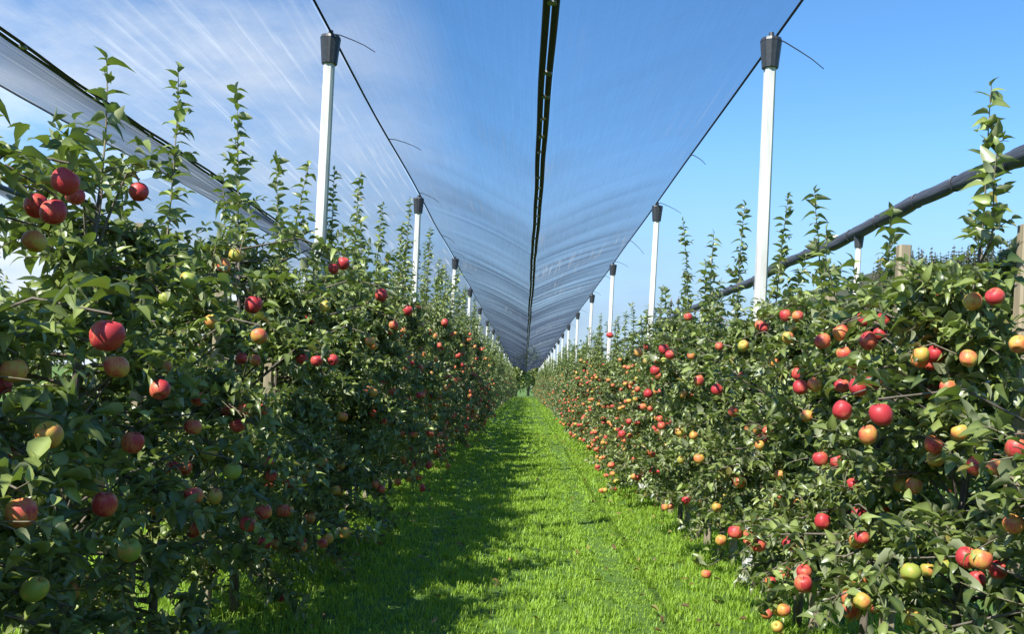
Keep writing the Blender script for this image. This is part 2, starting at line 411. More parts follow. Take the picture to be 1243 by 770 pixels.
def grow(body=2.2, leader=0.7, n_br=30, leaf_scale=1.0, shoots=9, depth=0.68, low=0.42, tops=3, thin=1.0):
    """skeleton of one slender spindle tree: limbs, leaves and fruiting places, all about its base"""
    limbs = []; LV = []; fruit = []
    wob = curve((0, 0, -0.05), (rng.normal(0, 0.03), rng.normal(0, 0.03), 1), body + 0.05, 0.0, 9, 0.07)
    limbs.append((wob, np.linspace(0.027, 0.009, len(wob)) * rng.uniform(0.9, 1.2), 0))
    def at_trunk(z):
        return np.array([np.interp(z, wob[:, 2], wob[:, a]) for a in range(2)] + [z])
    def leafy(pts, spacing, size, spread, first=0.15, up_bias=0.35, axis_follow=0.5):
        seg = np.linalg.norm(np.diff(pts, axis=0), axis=1); tot = seg.sum()
        cum = np.concatenate([[0], np.cumsum(seg)])
        s = np.arange(tot * first, tot, spacing); ph = rng.uniform(0, 2 * PI)
        for q, sv in enumerate(list(s) + [tot]):
            b = np.array([np.interp(sv, cum, pts[:, a]) for a in range(3)])
            i = min(np.searchsorted(cum, sv, side='right') - 1, len(pts) - 2)
            ax = (pts[i + 1] - pts[i]); ax /= np.linalg.norm(ax) + 1e-9
            ph += 2.4 + rng.normal(0, 0.35)
            r1 = np.cross(ax, [0.3, 0.5, 0.81]); r1 /= np.linalg.norm(r1) + 1e-9; r2 = np.cross(ax, r1)
            rad = r1 * math.cos(ph) + r2 * math.sin(ph)
            d = rad * spread + ax * axis_follow + np.array([0, 0, up_bias]) + rng.normal(0, 0.18, 3)
            if sv == tot: d = ax + rng.normal(0, 0.2, 3)
            u = np.array([0, 0, 1.0]) + rng.normal(0, 0.42, 3) + 0.35 * rad
            sz = size * rng.uniform(0.7, 1.2) * (0.6 if sv > tot - spacing * 1.2 else 1.0)
            LV.append((b, d, u, sz))
    # side branches
    for b in range(n_br):
        fz = (b + rng.random()) / n_br
        z = low + fz * (body - low - 0.08)
        base = at_trunk(z)
        a = rng.uniform(0, 2 * PI)
        taper = (0.72 + 1.12 * min(fz, 0.25)) * (1.0 - 0.74 * max(0.0, (fz - 0.22) / 0.78) ** 1.1)
        reach = depth * taper * rng.uniform(0.7, 1.12)
        # the wall of fruit is a little longer along the row than across it
        reach *= 1.0 + 0.12 * abs(math.sin(a))
        d = (math.cos(a), math.sin(a), rng.uniform(0.05, 0.6))
        br = curve(base, d, reach, rng.uniform(0.3, 1.0), 6, 0.25)
        limbs.append((br, np.linspace(0.0085, 0.0035, len(br)), 0))
        leafy(br, 0.038 / thin, 0.070, 1.0, 0.25, 0.38, 0.35)
        for q in range(int(shoots * rng.uniform(0.75, 1.25))):
            t = rng.uniform(0.22, 1.0) * (len(br) - 1); i = min(int(t), len(br) - 2)
            p = br[i] + (br[i + 1] - br[i]) * (t - i)
            az = a + rng.normal(0, 1.0)
            sd = np.array([math.cos(az), math.sin(az), rng.uniform(-0.55, 0.9)])
            ln = rng.uniform(0.06, 0.24)
            sh = curve(p, sd, ln, rng.uniform(0.0, 0.7), 3, 0.25)
            limbs.append((sh, np.linspace(0.0032, 0.0018, len(sh)), 1))
            leafy(sh, 0.021 / thin, 0.069, 0.9, 0.1, 0.34, 0.5)
            if rng.random() < 0.32: fruit.append(sh[rng.integers(1, len(sh))])
    # upright shoots on top, leaves spaced along them
    top = wob[-1]
    ups = [(top, (rng.normal(0, 0.05), rng.normal(0, 0.05), 1), leader)]
    for q in range(tops):
        z = rng.uniform(body * 0.74, body * 0.97)
        a = rng.uniform(0, 2 * PI); off = rng.uniform(0.10, 0.36)
        b0 = at_trunk(z) + np.array([math.cos(a) * off, math.sin(a) * off, 0.05])
        ups.append((b0, (0.25 * math.cos(a), 0.25 * math.sin(a), 1), rng.uniform(0.3, 0.62) * (leader + body - z) ))
        limbs.append((np.array([at_trunk(z), (at_trunk(z) + b0) / 2 + [0, 0, 0.0], b0]), np.array([0.006, 0.005, 0.0045]), 0))
    for iu, (p, d, ln) in enumerate(ups):
        sh = curve(p, d, ln, -0.3 if iu == 0 else rng.uniform(-0.35, 0.1), 8, 0.12 if iu == 0 else rng.uniform(0.12, 0.42))
        limbs.append((sh, np.linspace(0.0055, 0.002, len(sh)), 1))
        leafy(sh, 0.021, 0.084, 1.0, 0.02, 0.36, 0.15)
        for q in range(int(ln / 0.055)):          # short side shoots, longer low on the upright
            t = rng.uniform(0.0, 1.0) ** 1.7 * 0.82 * (len(sh) - 1); i = int(t)
            az = rng.uniform(0, 2 * PI)
            ss = curve(sh[i], (math.cos(az), math.sin(az), 0.6), rng.uniform(0.05, 0.19) * (1.15 - t / 8), 0.2, 3, 0.2)
            leafy(ss, 0.026, 0.068, 0.9, 0.1, 0.3, 0.5)
            limbs.append((ss, np.linspace(0.003, 0.0018, len(ss)), 1))
    P = np.array([l[0] for l in LV]); D = np.array([l[1] for l in LV]); U = np.array([l[2] for l in LV]); S = np.array([l[3] for l in LV]) * leaf_scale
    return limbs, (P, D, U, S), np.array(fruit) if fruit else np.zeros((0, 3))

def crown_into(mb, lv, keep=None, mat=0):
    P, D, U, S = lv
    if keep is not None: P, D, U, S = P[keep], D[keep], U[keep], S[keep]
    n = len(P)
    var = np.clip(rng.beta(1.4, 1.9, n) * 0.95, 0, 0.96); var = np.where(rng.random(n) < 0.018, 1.0, var)
    leaves_mesh(mb, P, D, U, S, S * rng.uniform(0.21, 0.33, n), rng.uniform(0.05, 1.15, n), rng.uniform(0.25, 1.25, n), var, mat)

def wood_into(mb, limbs, which, m0=0, m1=1, sides=5):
    for k, (pts, r, kind) in enumerate(limbs):
        if (k == 0) != (which == 'trunk'): continue
        tube(mb, pts, r, 8 if k == 0 else (sides if kind == 0 else 3), m0 if kind == 0 else m1, k == 0)

# apples
def apple_mesh(seed):
    r = np.random.default_rng(seed)
    prof = [(0.0, 0.52), (0.09, 0.58), (0.20, 0.70), (0.36, 0.80), (0.56, 0.80), (0.77, 0.66), (0.93, 0.38), (1.0, 0.05), (0.96, -0.28), (0.84, -0.58), (0.66, -0.80), (0.47, -0.90), (0.30, -0.88), (0.16, -0.80), (0.06, -0.74), (0.0, -0.75)]
    seg = 22; R = 0.0385
    lob = r.uniform(0.0, 0.035); ph = r.uniform(0, 6.28); tilt = r.normal(0, 0.05, 2); sz = r.uniform(0.94, 1.08)
    V = []
    for rr, zz in prof[1:-1]:
        for k in range(seg):
            th = 2 * PI * k / seg
            q = rr * (1 + lob * math.cos(5 * th + ph) * (0.4 + 0.6 * (zz < 0)) + 0.02 * math.cos(th + ph) + 0.02 * math.cos(2 * th))
            V.append((q * math.cos(th), q * math.sin(th), zz * sz + tilt[0] * q * math.cos(th) + tilt[1] * q * math.sin(th)))
    n = len(prof) - 2
    V.append((0, 0, prof[0][1] * sz)); V.append((0, 0, prof[-1][1] * sz))
    V = np.array(V) * R
    Q = [(i * seg + j, (i + 1) * seg + j, (i + 1) * seg + (j + 1) % seg, i * seg + (j + 1) % seg) for i in range(n - 1) for j in range(seg)]
    T = [(n * seg, j, (j + 1) % seg) for j in range(seg)] + [(n * seg + 1, (n - 1) * seg + (j + 1) % seg, (n - 1) * seg + j) for j in range(seg)]
    return V, Q, T
APPLES = []
for s in range(5):
    V, Q, T = apple_mesh(s)
    b = MB(); b.add(V, Q, T); APPLES.append(b.mesh('apple', [M['apple']]))
sb = MB(); tube(sb, [(0, 0, 0.018), (0.001, 0.001, 0.03), (0.003, 0.001, 0.036), (0.006, 0.002, 0.043)], [0.0014, 0.0013, 0.0014, 0.0022], 5)
STEM = sb.mesh('stem', [M['stem']])

def hang_apple(tree, p, red, dia=0.077, stem=False):
    o = link('apple', APPLES[rng.integers(0, 5)], tree, p)
    s = dia / 0.077
    o.scale = (s, s, s * rng.uniform(0.95, 1.06))
    # the blushed cheek looks to the lane or the sun, the fruit hangs a little askew
    o.rotation_euler = (rng.normal(0, 0.28), rng.normal(0, 0.28), rng.uniform(0, 2 * PI))
    o.color = (red, red, red, 1)
    if stem: link('stem', STEM, o)
    return o

# apples seen one by one in the photograph: bearing (x, y), diameter, redness
SEEN = [(80,220,38,1),(45,250,32,1),(66,257,34,1),(92,238,24,1),(43,293,32,.35),(169,233,26,1),(131,407,46,1),(142,445,34,.5),(18,450,36,.55),(2,468,22,1),(60,528,38,.3),(308,370,24,.95),(195,473,28,.75),(27,622,42,.6),(128,612,34,.85),(97,560,30,.1),(115,590,28,.05),(158,668,30,.05),(43,715,36,.15),(86,718,18,.35),(162,537,30,.8),(235,518,24,.6),(208,515,22,.1),(255,550,22,.05),(283,572,24,.05),(212,594,19,.1),(240,642,20,.9),(256,652,16,.35),(210,568,20,.9),(226,568,18,.8),(325,562,18,.7),(326,590,16,.45),(300,562,14,.9),(293,435,15,.95),(310,437,15,.55),(275,497,16,1),(300,508,16,1),(288,517,20,.9),(367,436,16,1),(385,438,17,1),(404,437,16,1),(350,618,15,.4),(287,310,20,.3),(272,322,20,.65),(258,390,20,.25),(315,408,22,.45),(200,445,14,.35),(463,358,18,.95),(495,377,18,.9),(417,320,18,.9),(405,326,15,1),(450,415,14,.55),(540,392,13,.9),(395,372,16,.3),(478,395,13,.7),
 (1207,360,25,1),(1180,366,25,.4),(1236,418,22,.5),(1069,503,32,1),(1022,498,26,1),(1041,470,25,1),(1021,468,21,.9),(1061,463,23,1),(1053,528,26,.65),(1053,414,25,1),(1068,405,20,.95),(1020,404,22,.7),(998,414,22,.85),(1025,430,22,.6),(1048,388,20,1),(1072,388,20,1),(953,383,16,1),(968,384,16,.6),(956,410,16,.4),(1135,430,25,1),(1130,441,20,1),(1175,435,24,.4),(971,470,20,1),(988,467,20,.5),(1133,540,26,.65),(1135,557,24,.4),(1165,525,24,.2),(1233,545,30,.7),(1184,566,26,.8),(1208,568,26,.7),(1094,588,23,.3),(1109,590,23,.35),(1015,560,20,.95),(1035,588,18,.95),(968,613,16,.5),(998,633,22,.95),(1042,623,20,1),(1105,695,29,.1),(1126,692,20,.12),(1146,687,14,.15),(1185,703,24,.85),(1211,692,22,.95),(1105,748,26,.2),(892,646,20,.95),(875,656,16,.3),(857,697,14,.5),(908,523,14,.5),(920,522,15,.5),(932,522,16,.65),(922,395,14,.6),(870,473,16,1),(848,462,15,.6),(806,424,15,.95),(813,431,13,.9),(795,450,14,1),(787,478,14,.95),(755,527,14,.95),(740,407,12,1),(742,565,12,.7),(775,428,13,.6),(935,705,16,.7),(930,745,16,.6),(946,742,14,.4),(927,398,14,.8),(835,385,12,.7),(902,420,15,.3),(890,500,14,.6),(940,440,15,.4),(980,505,18,.5),(1150,470,18,.5)]
seen_pts = []
for px, py, dm, red in SEEN:
    d = 1150 * 0.079 / dm
    xr = measured(px, py, 1.0)[0]
    lo, hi = (-1.45, -1.00) if px < 600 else (1.10, 1.55)
    x = min(max(xr * d, lo), hi); d = x / xr
    seen_pts.append((measured(px, py, d), red, min(max(0.88 * dm * d / 1150, 0.058), 0.086)))
SP = np.array([s[0] for s in seen_pts])
CAMP = np.array([0, 0, CAM_H])

def cull(P, base):
    """leaves that would grow through a fruit, or hang right over its face, are missing there"""
    Wp = P + base
    keep = np.ones(len(P), bool)
    for (p, red, dia) in seen_pts:
        if abs(p[1] - base[1]) > 1.6: continue
        out = CAMP - p; out /= np.linalg.norm(out)
        v = Wp - p; t = np.clip(v @ out, -0.02, 0.34)
        dist = np.linalg.norm(v - t[:, None] * out, axis=1)
        hit = (dist < dia * 0.5 + 0.030) & (rng.random(len(P)) < np.where(t < 0.05, 0.92, 0.82))
        keep &= ~hit
    return keep

def spurs(limbs, lv, base, ys, k):
    """a bearing twig from the trunk out to every fruit that belongs to this tree"""
    P, D, U, S = [list(a) for a in lv]
    for (p, red, dia) in seen_pts:
        if (p[0] < 0) != (base[0] < 0): continue
        if min(range(len(ys)), key=lambda q: abs(ys[q] + 0.13 - p[1])) != k: continue
        v = p - base; tip = v + np.array([0, 0, dia * 0.5 + 0.012])
        z0 = max(0.35, tip[2] - 0.15 - 0.2 * rng.random()); z0 = min(z0, limbs[0][0][-1][2] - 0.02)
        st = np.array([np.interp(z0, limbs[0][0][:, 2], limbs[0][0][:, a]) for a in range(2)] + [z0])
        m1 = st + (tip - st) * 0.35 + [0, 0, 0.07]; m2 = st + (tip - st) * 0.72 + [0, 0, 0.09 + 0.03 * rng.random()]
        pts = np.array([st, m1, m2, tip + (tip - m2) * 0.05]); limbs.append((pts, np.array([0.007, 0.0055, 0.004, 0.003]), 0))
        for q in range(26):
            f = rng.uniform(0.35, 1.12); b = m1 + (tip - m1) * f + rng.normal(0, 0.035, 3) + [0, 0, 0.05]
            a = rng.uniform(0, 2 * PI)
            P.append(b); D.append(np.array([math.cos(a), math.sin(a), 0.25 + rng.normal(0, 0.3)])); U.append(np.array([0, 0, 1.0]) + rng.normal(0, 0.4, 3)); S.append(0.074 * rng.uniform(0.7, 1.15))
    return limbs, (np.array(P), np.array(D), np.array(U), np.array(S))

ORD = ['zeroth', 'first', 'second', 'third', 'fourth', 'fifth', 'sixth', 'seventh', 'eighth', 'ninth', 'tenth']
TREE_L = [4.38 + 1.11 * k for k in range(-6, 112)]
TREE_R = [3.59 + 1.15 * k for k in range(-4, 109)]
TREE_L = [y for y in TREE_L if y < ROW_END]; TREE_R = [y for y in TREE_R if y < ROW_END]

def place_words(row, y, posts, n_in_bay):
    b = sum(1 for p in posts if p < y)
    if b == 0: return f'{ORD[n_in_bay]} from the camera'
    return f'{ORD[n_in_bay]} past the {ORD[b]} white post'

# shared tree shapes for the middle and far distance
MID = []
for v in range(6):
    limbs, lv, fr = grow(body=rng.uniform(2.1, 2.35), leader=rng.uniform(0.7, 1.1), n_br=54, shoots=12, tops=3, depth=0.70, low=0.30)
    tb = MB(); wood_into(tb, limbs, 'trunk'); bb = MB(); wood_into(bb, limbs, 'rest', sides=4); cb = MB(); crown_into(cb, lv)
    MID.append((tb.mesh('trunk', [M['bark'], M['twig']]), bb.mesh('branches', [M['bark'], M['twig']]), cb.mesh('crown', [M['leaf']], True, True), fr))
FAR = []
apple_lo = None
def far_tree(body, leader):
    limbs, lv, fr = grow(body=body, leader=leader, n_br=36, shoots=7, leaf_scale=1.25, tops=3, thin=0.72, depth=0.72)
    mb = MB(); wood_into(mb, limbs, 'trunk', 1, 1); crown_into(mb, lv, None, 0)
    idx = rng.permutation(len(fr))[:22]
    for p in fr[idx]:
        th = np.arange(8) * 2 * PI / 8
        ring = lambda r, z: np.stack([p[0] + r * np.cos(th), p[1] + r * np.sin(th), np.full(8, p[2] - 0.04 + z)], -1)
        V = np.concatenate([ring(0.016, 0.033), ring(0.036, 0.012), ring(0.034, -0.014), ring(0.015, -0.034)])
        V[:, :2] += np.sign(p[0]) * np.array([0.06, 0])
        Q = [(r * 8 + j, (r + 1) * 8 + j, (r + 1) * 8 + (j + 1) % 8, r * 8 + (j + 1) % 8) for r in range(3) for j in range(8)]
        mb.add(V, Q, None, 2 if rng.random() < 0.6 else 3)
    return mb.mesh('apple_tree', [M['leaf'], M['bark'], M['farapple'], M['farapple2']], True, True)
M['farapple'] = simple('red_apple_skin', (0.42, 0.03, 0.04), (0.52, 0.09, 0.05), 0.4, 30)
M['farapple2'] = simple('orange_apple_skin', (0.58, 0.16, 0.05), (0.58, 0.34, 0.08), 0.4, 30)
FAR = [far_tree(rng.uniform(2.3, 2.6), rng.uniform(0.8, 1.1)) for _ in range(5)]

def stake(x, y, label, group):
    return tag(link('wooden_stake', STAKES[rng.integers(0, 3)], None, (x, y, gz(x, y) - 0.02 + (0.13 if x > 0 and y < 6 else 0.0))), label, 'stake', group)
STAKES = []
for s in range(3):
    b = MB(); h = 2.10 + 0.05 * (s - 1)
    prism(b, csquare(0.062, 0.008), -0.2, h - 0.006, np.array(csquare(0.060, 0.008)) + rng.normal(0, 0.01, 2))
    STAKES.append(b.mesh('wooden_stake', [M['wood']], False))

def red_of():
    u = rng.random()
    return rng.uniform(0.7, 1.0) if u < 0.42 else (rng.uniform(0.38, 0.7) if u < 0.80 else rng.uniform(0.0, 0.4))

# height of the leafy body and of the leader above it, tree by tree, along the near end of each row
SHAPES = {(1, 8): (2.06, 0.95, 0.2), (1, 9): (2.2, 0.92, 0.25), (1, 10): (2.35, 0.62, 0.58), (1, 11): (2.5, 0.62, 0.58), (1, 12): (2.52, 0.75, 0.48), (1, 13): (2.55, 0.85, 0.44),
          (-1, 4): (2.08, 0.62, 0.24), (-1, 5): (1.95, 0.50, 0.42), (-1, 6): (2.05, 0.72, 0.60), (-1, 7): (2.1, 0.9, 0.66), (-1, 8): (2.15, 0.98, 0.40), (-1, 9): (2.2, 0.9, 0.34)}
def plant_row(ys, x, posts, rowname, side, group):
    """side: +1 when the lane lies on the +x side of this row"""
    n_in = 0; last_bay = -1
    for k, y in enumerate(ys):
        bay = sum(1 for p in posts if p < y)
        if bay != last_bay: n_in = 0; last_bay = bay
        if y > 0.9: n_in += 1
        ty = y + 0.13; tx = x + rng.normal(0, 0.03)
        base = np.array([tx, ty, gz(tx, ty)])
        if y < 30:
            where = place_words(rowname, y, posts, n_in)
            t = empty('apple_tree', base, f'fruiting apple tree in the {rowname}, {where}' if y > 0.9 else f'apple tree of the {rowname} standing level with the viewer or behind', 'apple tree', group if y > 0.9 else f'{group} beside the viewer')
            if y > (3.5 if side > 0 else 0.9): stake(x - side * 0.07, y, f'weathered wooden stake in the {rowname}, {where}', f'wooden stakes in the {rowname}')
            near = y < 9.6
            if near:
                grown = min(1.0, max(0.0, (y - 2.5) / 7.0))
                bd, ld, lo = SHAPES.get((side, k), (None, None, 0.0))
                limbs, lv, fr = grow(body=bd, leader=ld, n_br=58 if side < 0 else 74, shoots=14 if side < 0 else 15, tops=3, depth=0.72, low=lo) if bd else grow(body=1.95 + (0.35 if side > 0 else 0.12) * grown + rng.normal(0, 0.06), leader=0.62 + 0.42 * grown + rng.uniform(-0.2, 0.2), n_br=58, shoots=13, tops=3, depth=0.72, low=0.22)
                limbs, lv = spurs(limbs, lv, base, ys, k)
                tb = MB(); wood_into(tb, limbs, 'trunk'); link('trunk', tb.mesh('trunk', [M['bark'], M['twig']]), t)
                bb = MB(); wood_into(bb, limbs, 'rest', sides=4); link('branches', bb.mesh('branches', [M['bark'], M['twig']]), t)
                cb = MB(); crown_into(cb, lv, cull(lv[0], base)); link('crown', cb.mesh('crown', [M['leaf']], True, True), t)
                flip = 1; rot = 0.0; sc = 1.0
            else:
                tm, bm_, cm_, fr = MID[rng.integers(0, len(MID))]
                rot = rng.choice([0.0, PI]) + rng.normal(0, 0.25)
                sc = rng.uniform(0.95, 1.07) * (1.17 if side > 0 else (0.90 if 12 < y < 24 else 0.96))
                t.rotation_euler.z = rot; t.scale = (rng.uniform(0.95, 1.08), rng.uniform(0.95, 1.08), sc)
                link('trunk', tm, t); link('branches', bm_, t); link('crown', cm_, t)
            # fruit where shoots come out to the light
            cr, sr = math.cos(rot), math.sin(rot)
            lane = (fr[:, 0] * cr - fr[:, 1] * sr) * side if len(fr) else np.zeros(0)
            score = lane + rng.normal(0, 0.22, len(fr)) - 0.25 * np.clip(0.7 - fr[:, 2], 0, 1)
            n_ap = int(rng.integers(8, 14)) if near else int(rng.integers(24, 36))
            own = [((p - base)[0] * cr + (p - base)[1] * sr, -(p - base)[0] * sr + (p - base)[1] * cr, (p - base)[2]) for p in SP if abs(p[1] - base[1]) < 1.2]
            def free(v):
                return all((v[0] - o[0]) ** 2 + (v[1] - o[1]) ** 2 + (v[2] - o[2]) ** 2 > 0.075 ** 2 for o in own)
            hung = 0
            for q in np.argsort(-score):
                if hung >= n_ap: break
                v = fr[q] + np.array([0, 0, -0.05]) + np.array([cr, -sr, 0]) * side * (0.02 if near else 0.06)
                # never more than a small bunch in one spot
                if not free(v) or sum((v[0] - o[0]) ** 2 + (v[1] - o[1]) ** 2 + (v[2] - o[2]) ** 2 < 0.16 ** 2 for o in own) > 2: continue
                hang_apple(t, v, red_of(), rng.uniform(0.058, 0.074), y < 6); own.append(v); hung += 1
                v2 = v + np.array([rng.normal(0, 0.03), 0.076 * rng.choice([-1, 1]), -0.01 + rng.normal(0, 0.015)])
                if rng.random() < 0.4 and free(v2):
                    hang_apple(t, v2, red_of(), rng.uniform(0.056, 0.070), y < 6); own.append(v2)
            ROOTS.append((t, base, x, y, rot, t.scale.copy()))
        else:
            o = link('apple_tree', FAR[rng.integers(0, len(FAR))], None, base)
            o.rotation_euler.z = rng.uniform(0, 2 * PI); g = min(1.0, (y - 30) / 40)
            s = rng.uniform(0.94, 1.08) * (1 + 0.06 * g); o.scale = (s * 0.94, s * 0.97, s * (1.07 if side > 0 else 0.98))
            if bay < 9: lab = f'distant apple tree in the {rowname} between the {ORD[bay]} and {ORD[bay + 1]} white posts'
            else: lab = f'tiny far apple tree in the {rowname} beyond the ninth white post'
            tag(o, lab, 'apple tree', f'{group}, bay {ORD[bay]}' if bay < 9 else f'{group}, far end')
ROOTS = []
plant_row(TREE_L, XL, POST_L, 'shaded row', 1, 'apple trees of the shaded row')
plant_row(TREE_R, XR, POST_R, 'sunlit row', -1, 'apple trees of the sunlit row')

for (p, red, dia) in seen_pts:
    best = min((r for r in ROOTS if (r[2] < 0) == (p[0] < 0)), key=lambda r: abs(r[1][1] - p[1]))
    t, base, x, y, rot, scl = best
    v = p - base
    c, s = math.cos(-rot), math.sin(-rot)
    v = np.array([(v[0] * c - v[1] * s) / scl.x, (v[0] * s + v[1] * c) / scl.y, v[2] / scl.z])
    o = hang_apple(t, v, red, dia, p[1] < 6)
    # turn the blushed cheek of red fruit to the lane
    if red > 0.8: o.rotation_euler.z = rng.normal(0, 0.7) + (0 if p[0] < 0 else PI) - rot

# the next rows, partly seen over and through these two
for rowx, name, y0, y1, ph in ((XLL, 'row behind the shaded row', 5.0, 28.0, 0.4), (XRR, 'row behind the sunlit row', 7.0, 34.0, 0.1)):
    y = y0 + ph
    while y < y1:
        o = link('apple_tree', FAR[rng.integers(0, len(FAR))], None, (rowx, y, gz(rowx, y)))
        o.rotation_euler.z = rng.uniform(0, 2 * PI); s = rng.uniform(0.84, 0.92); o.scale = (s, s, s * 0.95)
        tag(o, f'half hidden apple tree in the {name}', 'apple tree', f'apple trees in the {name}')
        y += 1.3

# ------------------------------------------------------------------ posts
def post_meshes():
    b = MB(); H = RIDGE - 0.02
    prism(b, csquare(0.090, 0.018), -0.1, H - 0.10, csquare(0.080, 0.016))
    shaft = b.mesh('shaft', [M['concrete']], False)
    c = MB()
    n = 24; th = np.arange(n) * 2 * PI / n
    rr = lambda r: [(r * (1 + 0.05 * (k % 2)) * math.cos(t), r * (1 + 0.05 * (k % 2)) * math.sin(t)) for k, t in enumerate(th)]
    prism(c, rr(0.060), H - 0.23, H - 0.03, rr(0.078))
    prism(c, rr(0.080), H - 0.028, H - 0.004, rr(0.074))
    prism(c, rr(0.022), H - 0.002, H + 0.045, rr(0.018))
    return shaft, c.mesh('cap', [M['cap']], False)
SHAFT, CAP = post_meshes()
def post(x, y, label, group):
    t = empty('orchard_post', (x, y, gz(x, y) * 0), label, 'post', group)
    link('shaft', SHAFT, t); link('cap', CAP, t)
    t.rotation_euler = (rng.normal(0, 0.006), rng.normal(0, 0.005), rng.normal(0, 0.08))
    return t
for x, ys, row in ((XL, POST_L, 'shaded row'), (XR, POST_R, 'sunlit row')):
    for k, y in enumerate(ys):
        if k < 9: post(x, y, f'white concrete post with black cap in the {row}, {ORD[k + 1]} from the camera', f'white posts of the {row}')
        else: post(x, y, f'tiny distant white post in the {row}, beyond the ninth post', f'distant white posts of the {row}')
for x, ys, row in ((XLL, [22.2, 28.9, 35.5], 'row behind the shaded row'), (XRR, [8.9, 15.5, 22.2, 29.2, 36.0], 'row behind the sunlit row')):
    for k, y in enumerate(ys):
        post(x, y, f'white post in the {row}, {ORD[k + 1]} from the camera', f'white posts of the {row}')

# ------------------------------------------------------------------ cables
def cable(x, y0, y1, label, tails, z=RIDGE, r=0.011, dip=0.0):
    t = empty('support_cable', (x, y0, 0), label, 'cable', 'dark support cables over the rows')
    b = MB(); n = int((y1 - y0) / 0.8)
    ys_ = np.linspace(0, y1 - y0, n)
    tube(b, np.stack([0.006 * np.sin(ys_ * 0.9), ys_, z + 0.008 * np.sin(ys_ * 2 * PI / 6.7) - dip * np.exp(-((ys_ + y0 - 8) / 5.0) ** 2)], -1), r, 6)
    link('wire', b.mesh('wire', [M['cable']]), t)
    for (ty, dx, dy, dz) in tails:
        if ty > 12 and rng.random() < 0.3: continue
        if ty > 9: q_ = rng.uniform(0.5, 1.1); dx *= q_; dz *= q_ * rng.uniform(0.6, 1.4); ty += rng.normal(0, 0.5)
        b = MB()
        p = np.array([0, ty - y0, z]); q = p + np.array([dx, dy, dz])
        m_ = (p + q) / 2 + np.array([0, 0.01, 0.025])
        tube(b, [p, p * 0.6 + m_ * 0.4 + [0, 0, .01], m_, (m_ + q) / 2 + [0, 0, .008], q], [0.006, 0.005, 0.0045, 0.004, 0.003], 5)
        link('tie_wire', b.mesh('tie_wire', [M['cable']]), t)
    return t
tl = []; trr = []
for k in range(8):
    trr += [(POST_R[k] + 0.02, 0.40, 0.03, -0.21), (POST_R[k] + 3.3, 0.34, 0.05, -0.22)]
    tl += [(POST_L[k] + 0.02, 0.36, 0.04, -0.12), (POST_L[k] + 3.3, 0.38, 0.04, -0.15)]
cable(XL, -2.0, ROW_END, 'dark support cable with wire tails along the tops of the shaded row posts', tl)
cable(XR, -2.0, ROW_END, 'dark support cable with wire tails along the tops of the sunlit row posts', trr)
cable(XLL, -1.0, 90.0, 'dark support cable on the outer edge of the whitish streaked net', [], dip=0.13)

# ------------------------------------------------------------------ hail nets
def ripple(y, amp, seed):
    """cross folds: the net hangs in small scallops between its cross cords"""
    r = np.random.default_rng(seed)
    knots = [-4.0]
    while knots[-1] < ROW_END + 4: knots.append(knots[-1] + r.uniform(0.45, 1.5))
    knots = np.array(knots); am = r.uniform(0.15, 1.0, len(knots)) ** 1.6
    i = np.clip(np.searchsorted(knots, y, side='right') - 1, 0, len(knots) - 2)
    f = (y - knots[i]) / (knots[i + 1] - knots[i])
    return -amp * am[i] * np.sin(PI * f)

def net_half(x_ridge, x_val, y0, y1, seed, amp, dip=0.0, lift=0.0):
    nx = 12; step = 0.11
    ys_ = np.arange(y0, y1, step); us = np.linspace(0, 1, nx)
    Yg, Ug = np.meshgrid(ys_, us, indexing='ij')
    Xg = x_ridge + (x_val - x_ridge) * Ug
    Zg = RIDGE - 0.012 + (VALLEY - RIDGE) * (0.62 * Ug + 0.38 * Ug ** 1.9)
    Zg += -dip * (1 - Ug) * np.exp(-((Yg - 8) / 5.0) ** 2) + lift * Ug * np.exp(-(np.maximum(Yg - 4, 0) / 4.0) ** 2)
    skew = Yg + 0.10 * Ug + 0.10 * np.sin(4 * Ug + seed + Yg * 0.9)
    fadein = np.clip((Yg - 6) / 14, 0.18, 1)
    Zg = Zg + ripple(skew, amp, seed) * fadein * np.sin(PI * np.clip(Ug * 0.86 + 0.02, 0, 1)) ** 0.8
    Zg += 0.012 * np.sin(Yg * 0.94) * np.sin(PI * Ug) - 0.02 * Ug * np.cos(Yg * 2 * PI / 6.7)
    b = MB(); k = (np.arange(len(ys_) - 1)[:, None] * nx + np.arange(nx - 1)[None]).ravel()
    b.add(np.stack([Xg, Yg - 0.0, Zg], -1).reshape(-1, 3), np.stack([k, k + 1, k + nx + 1, k + nx], -1))
    return b

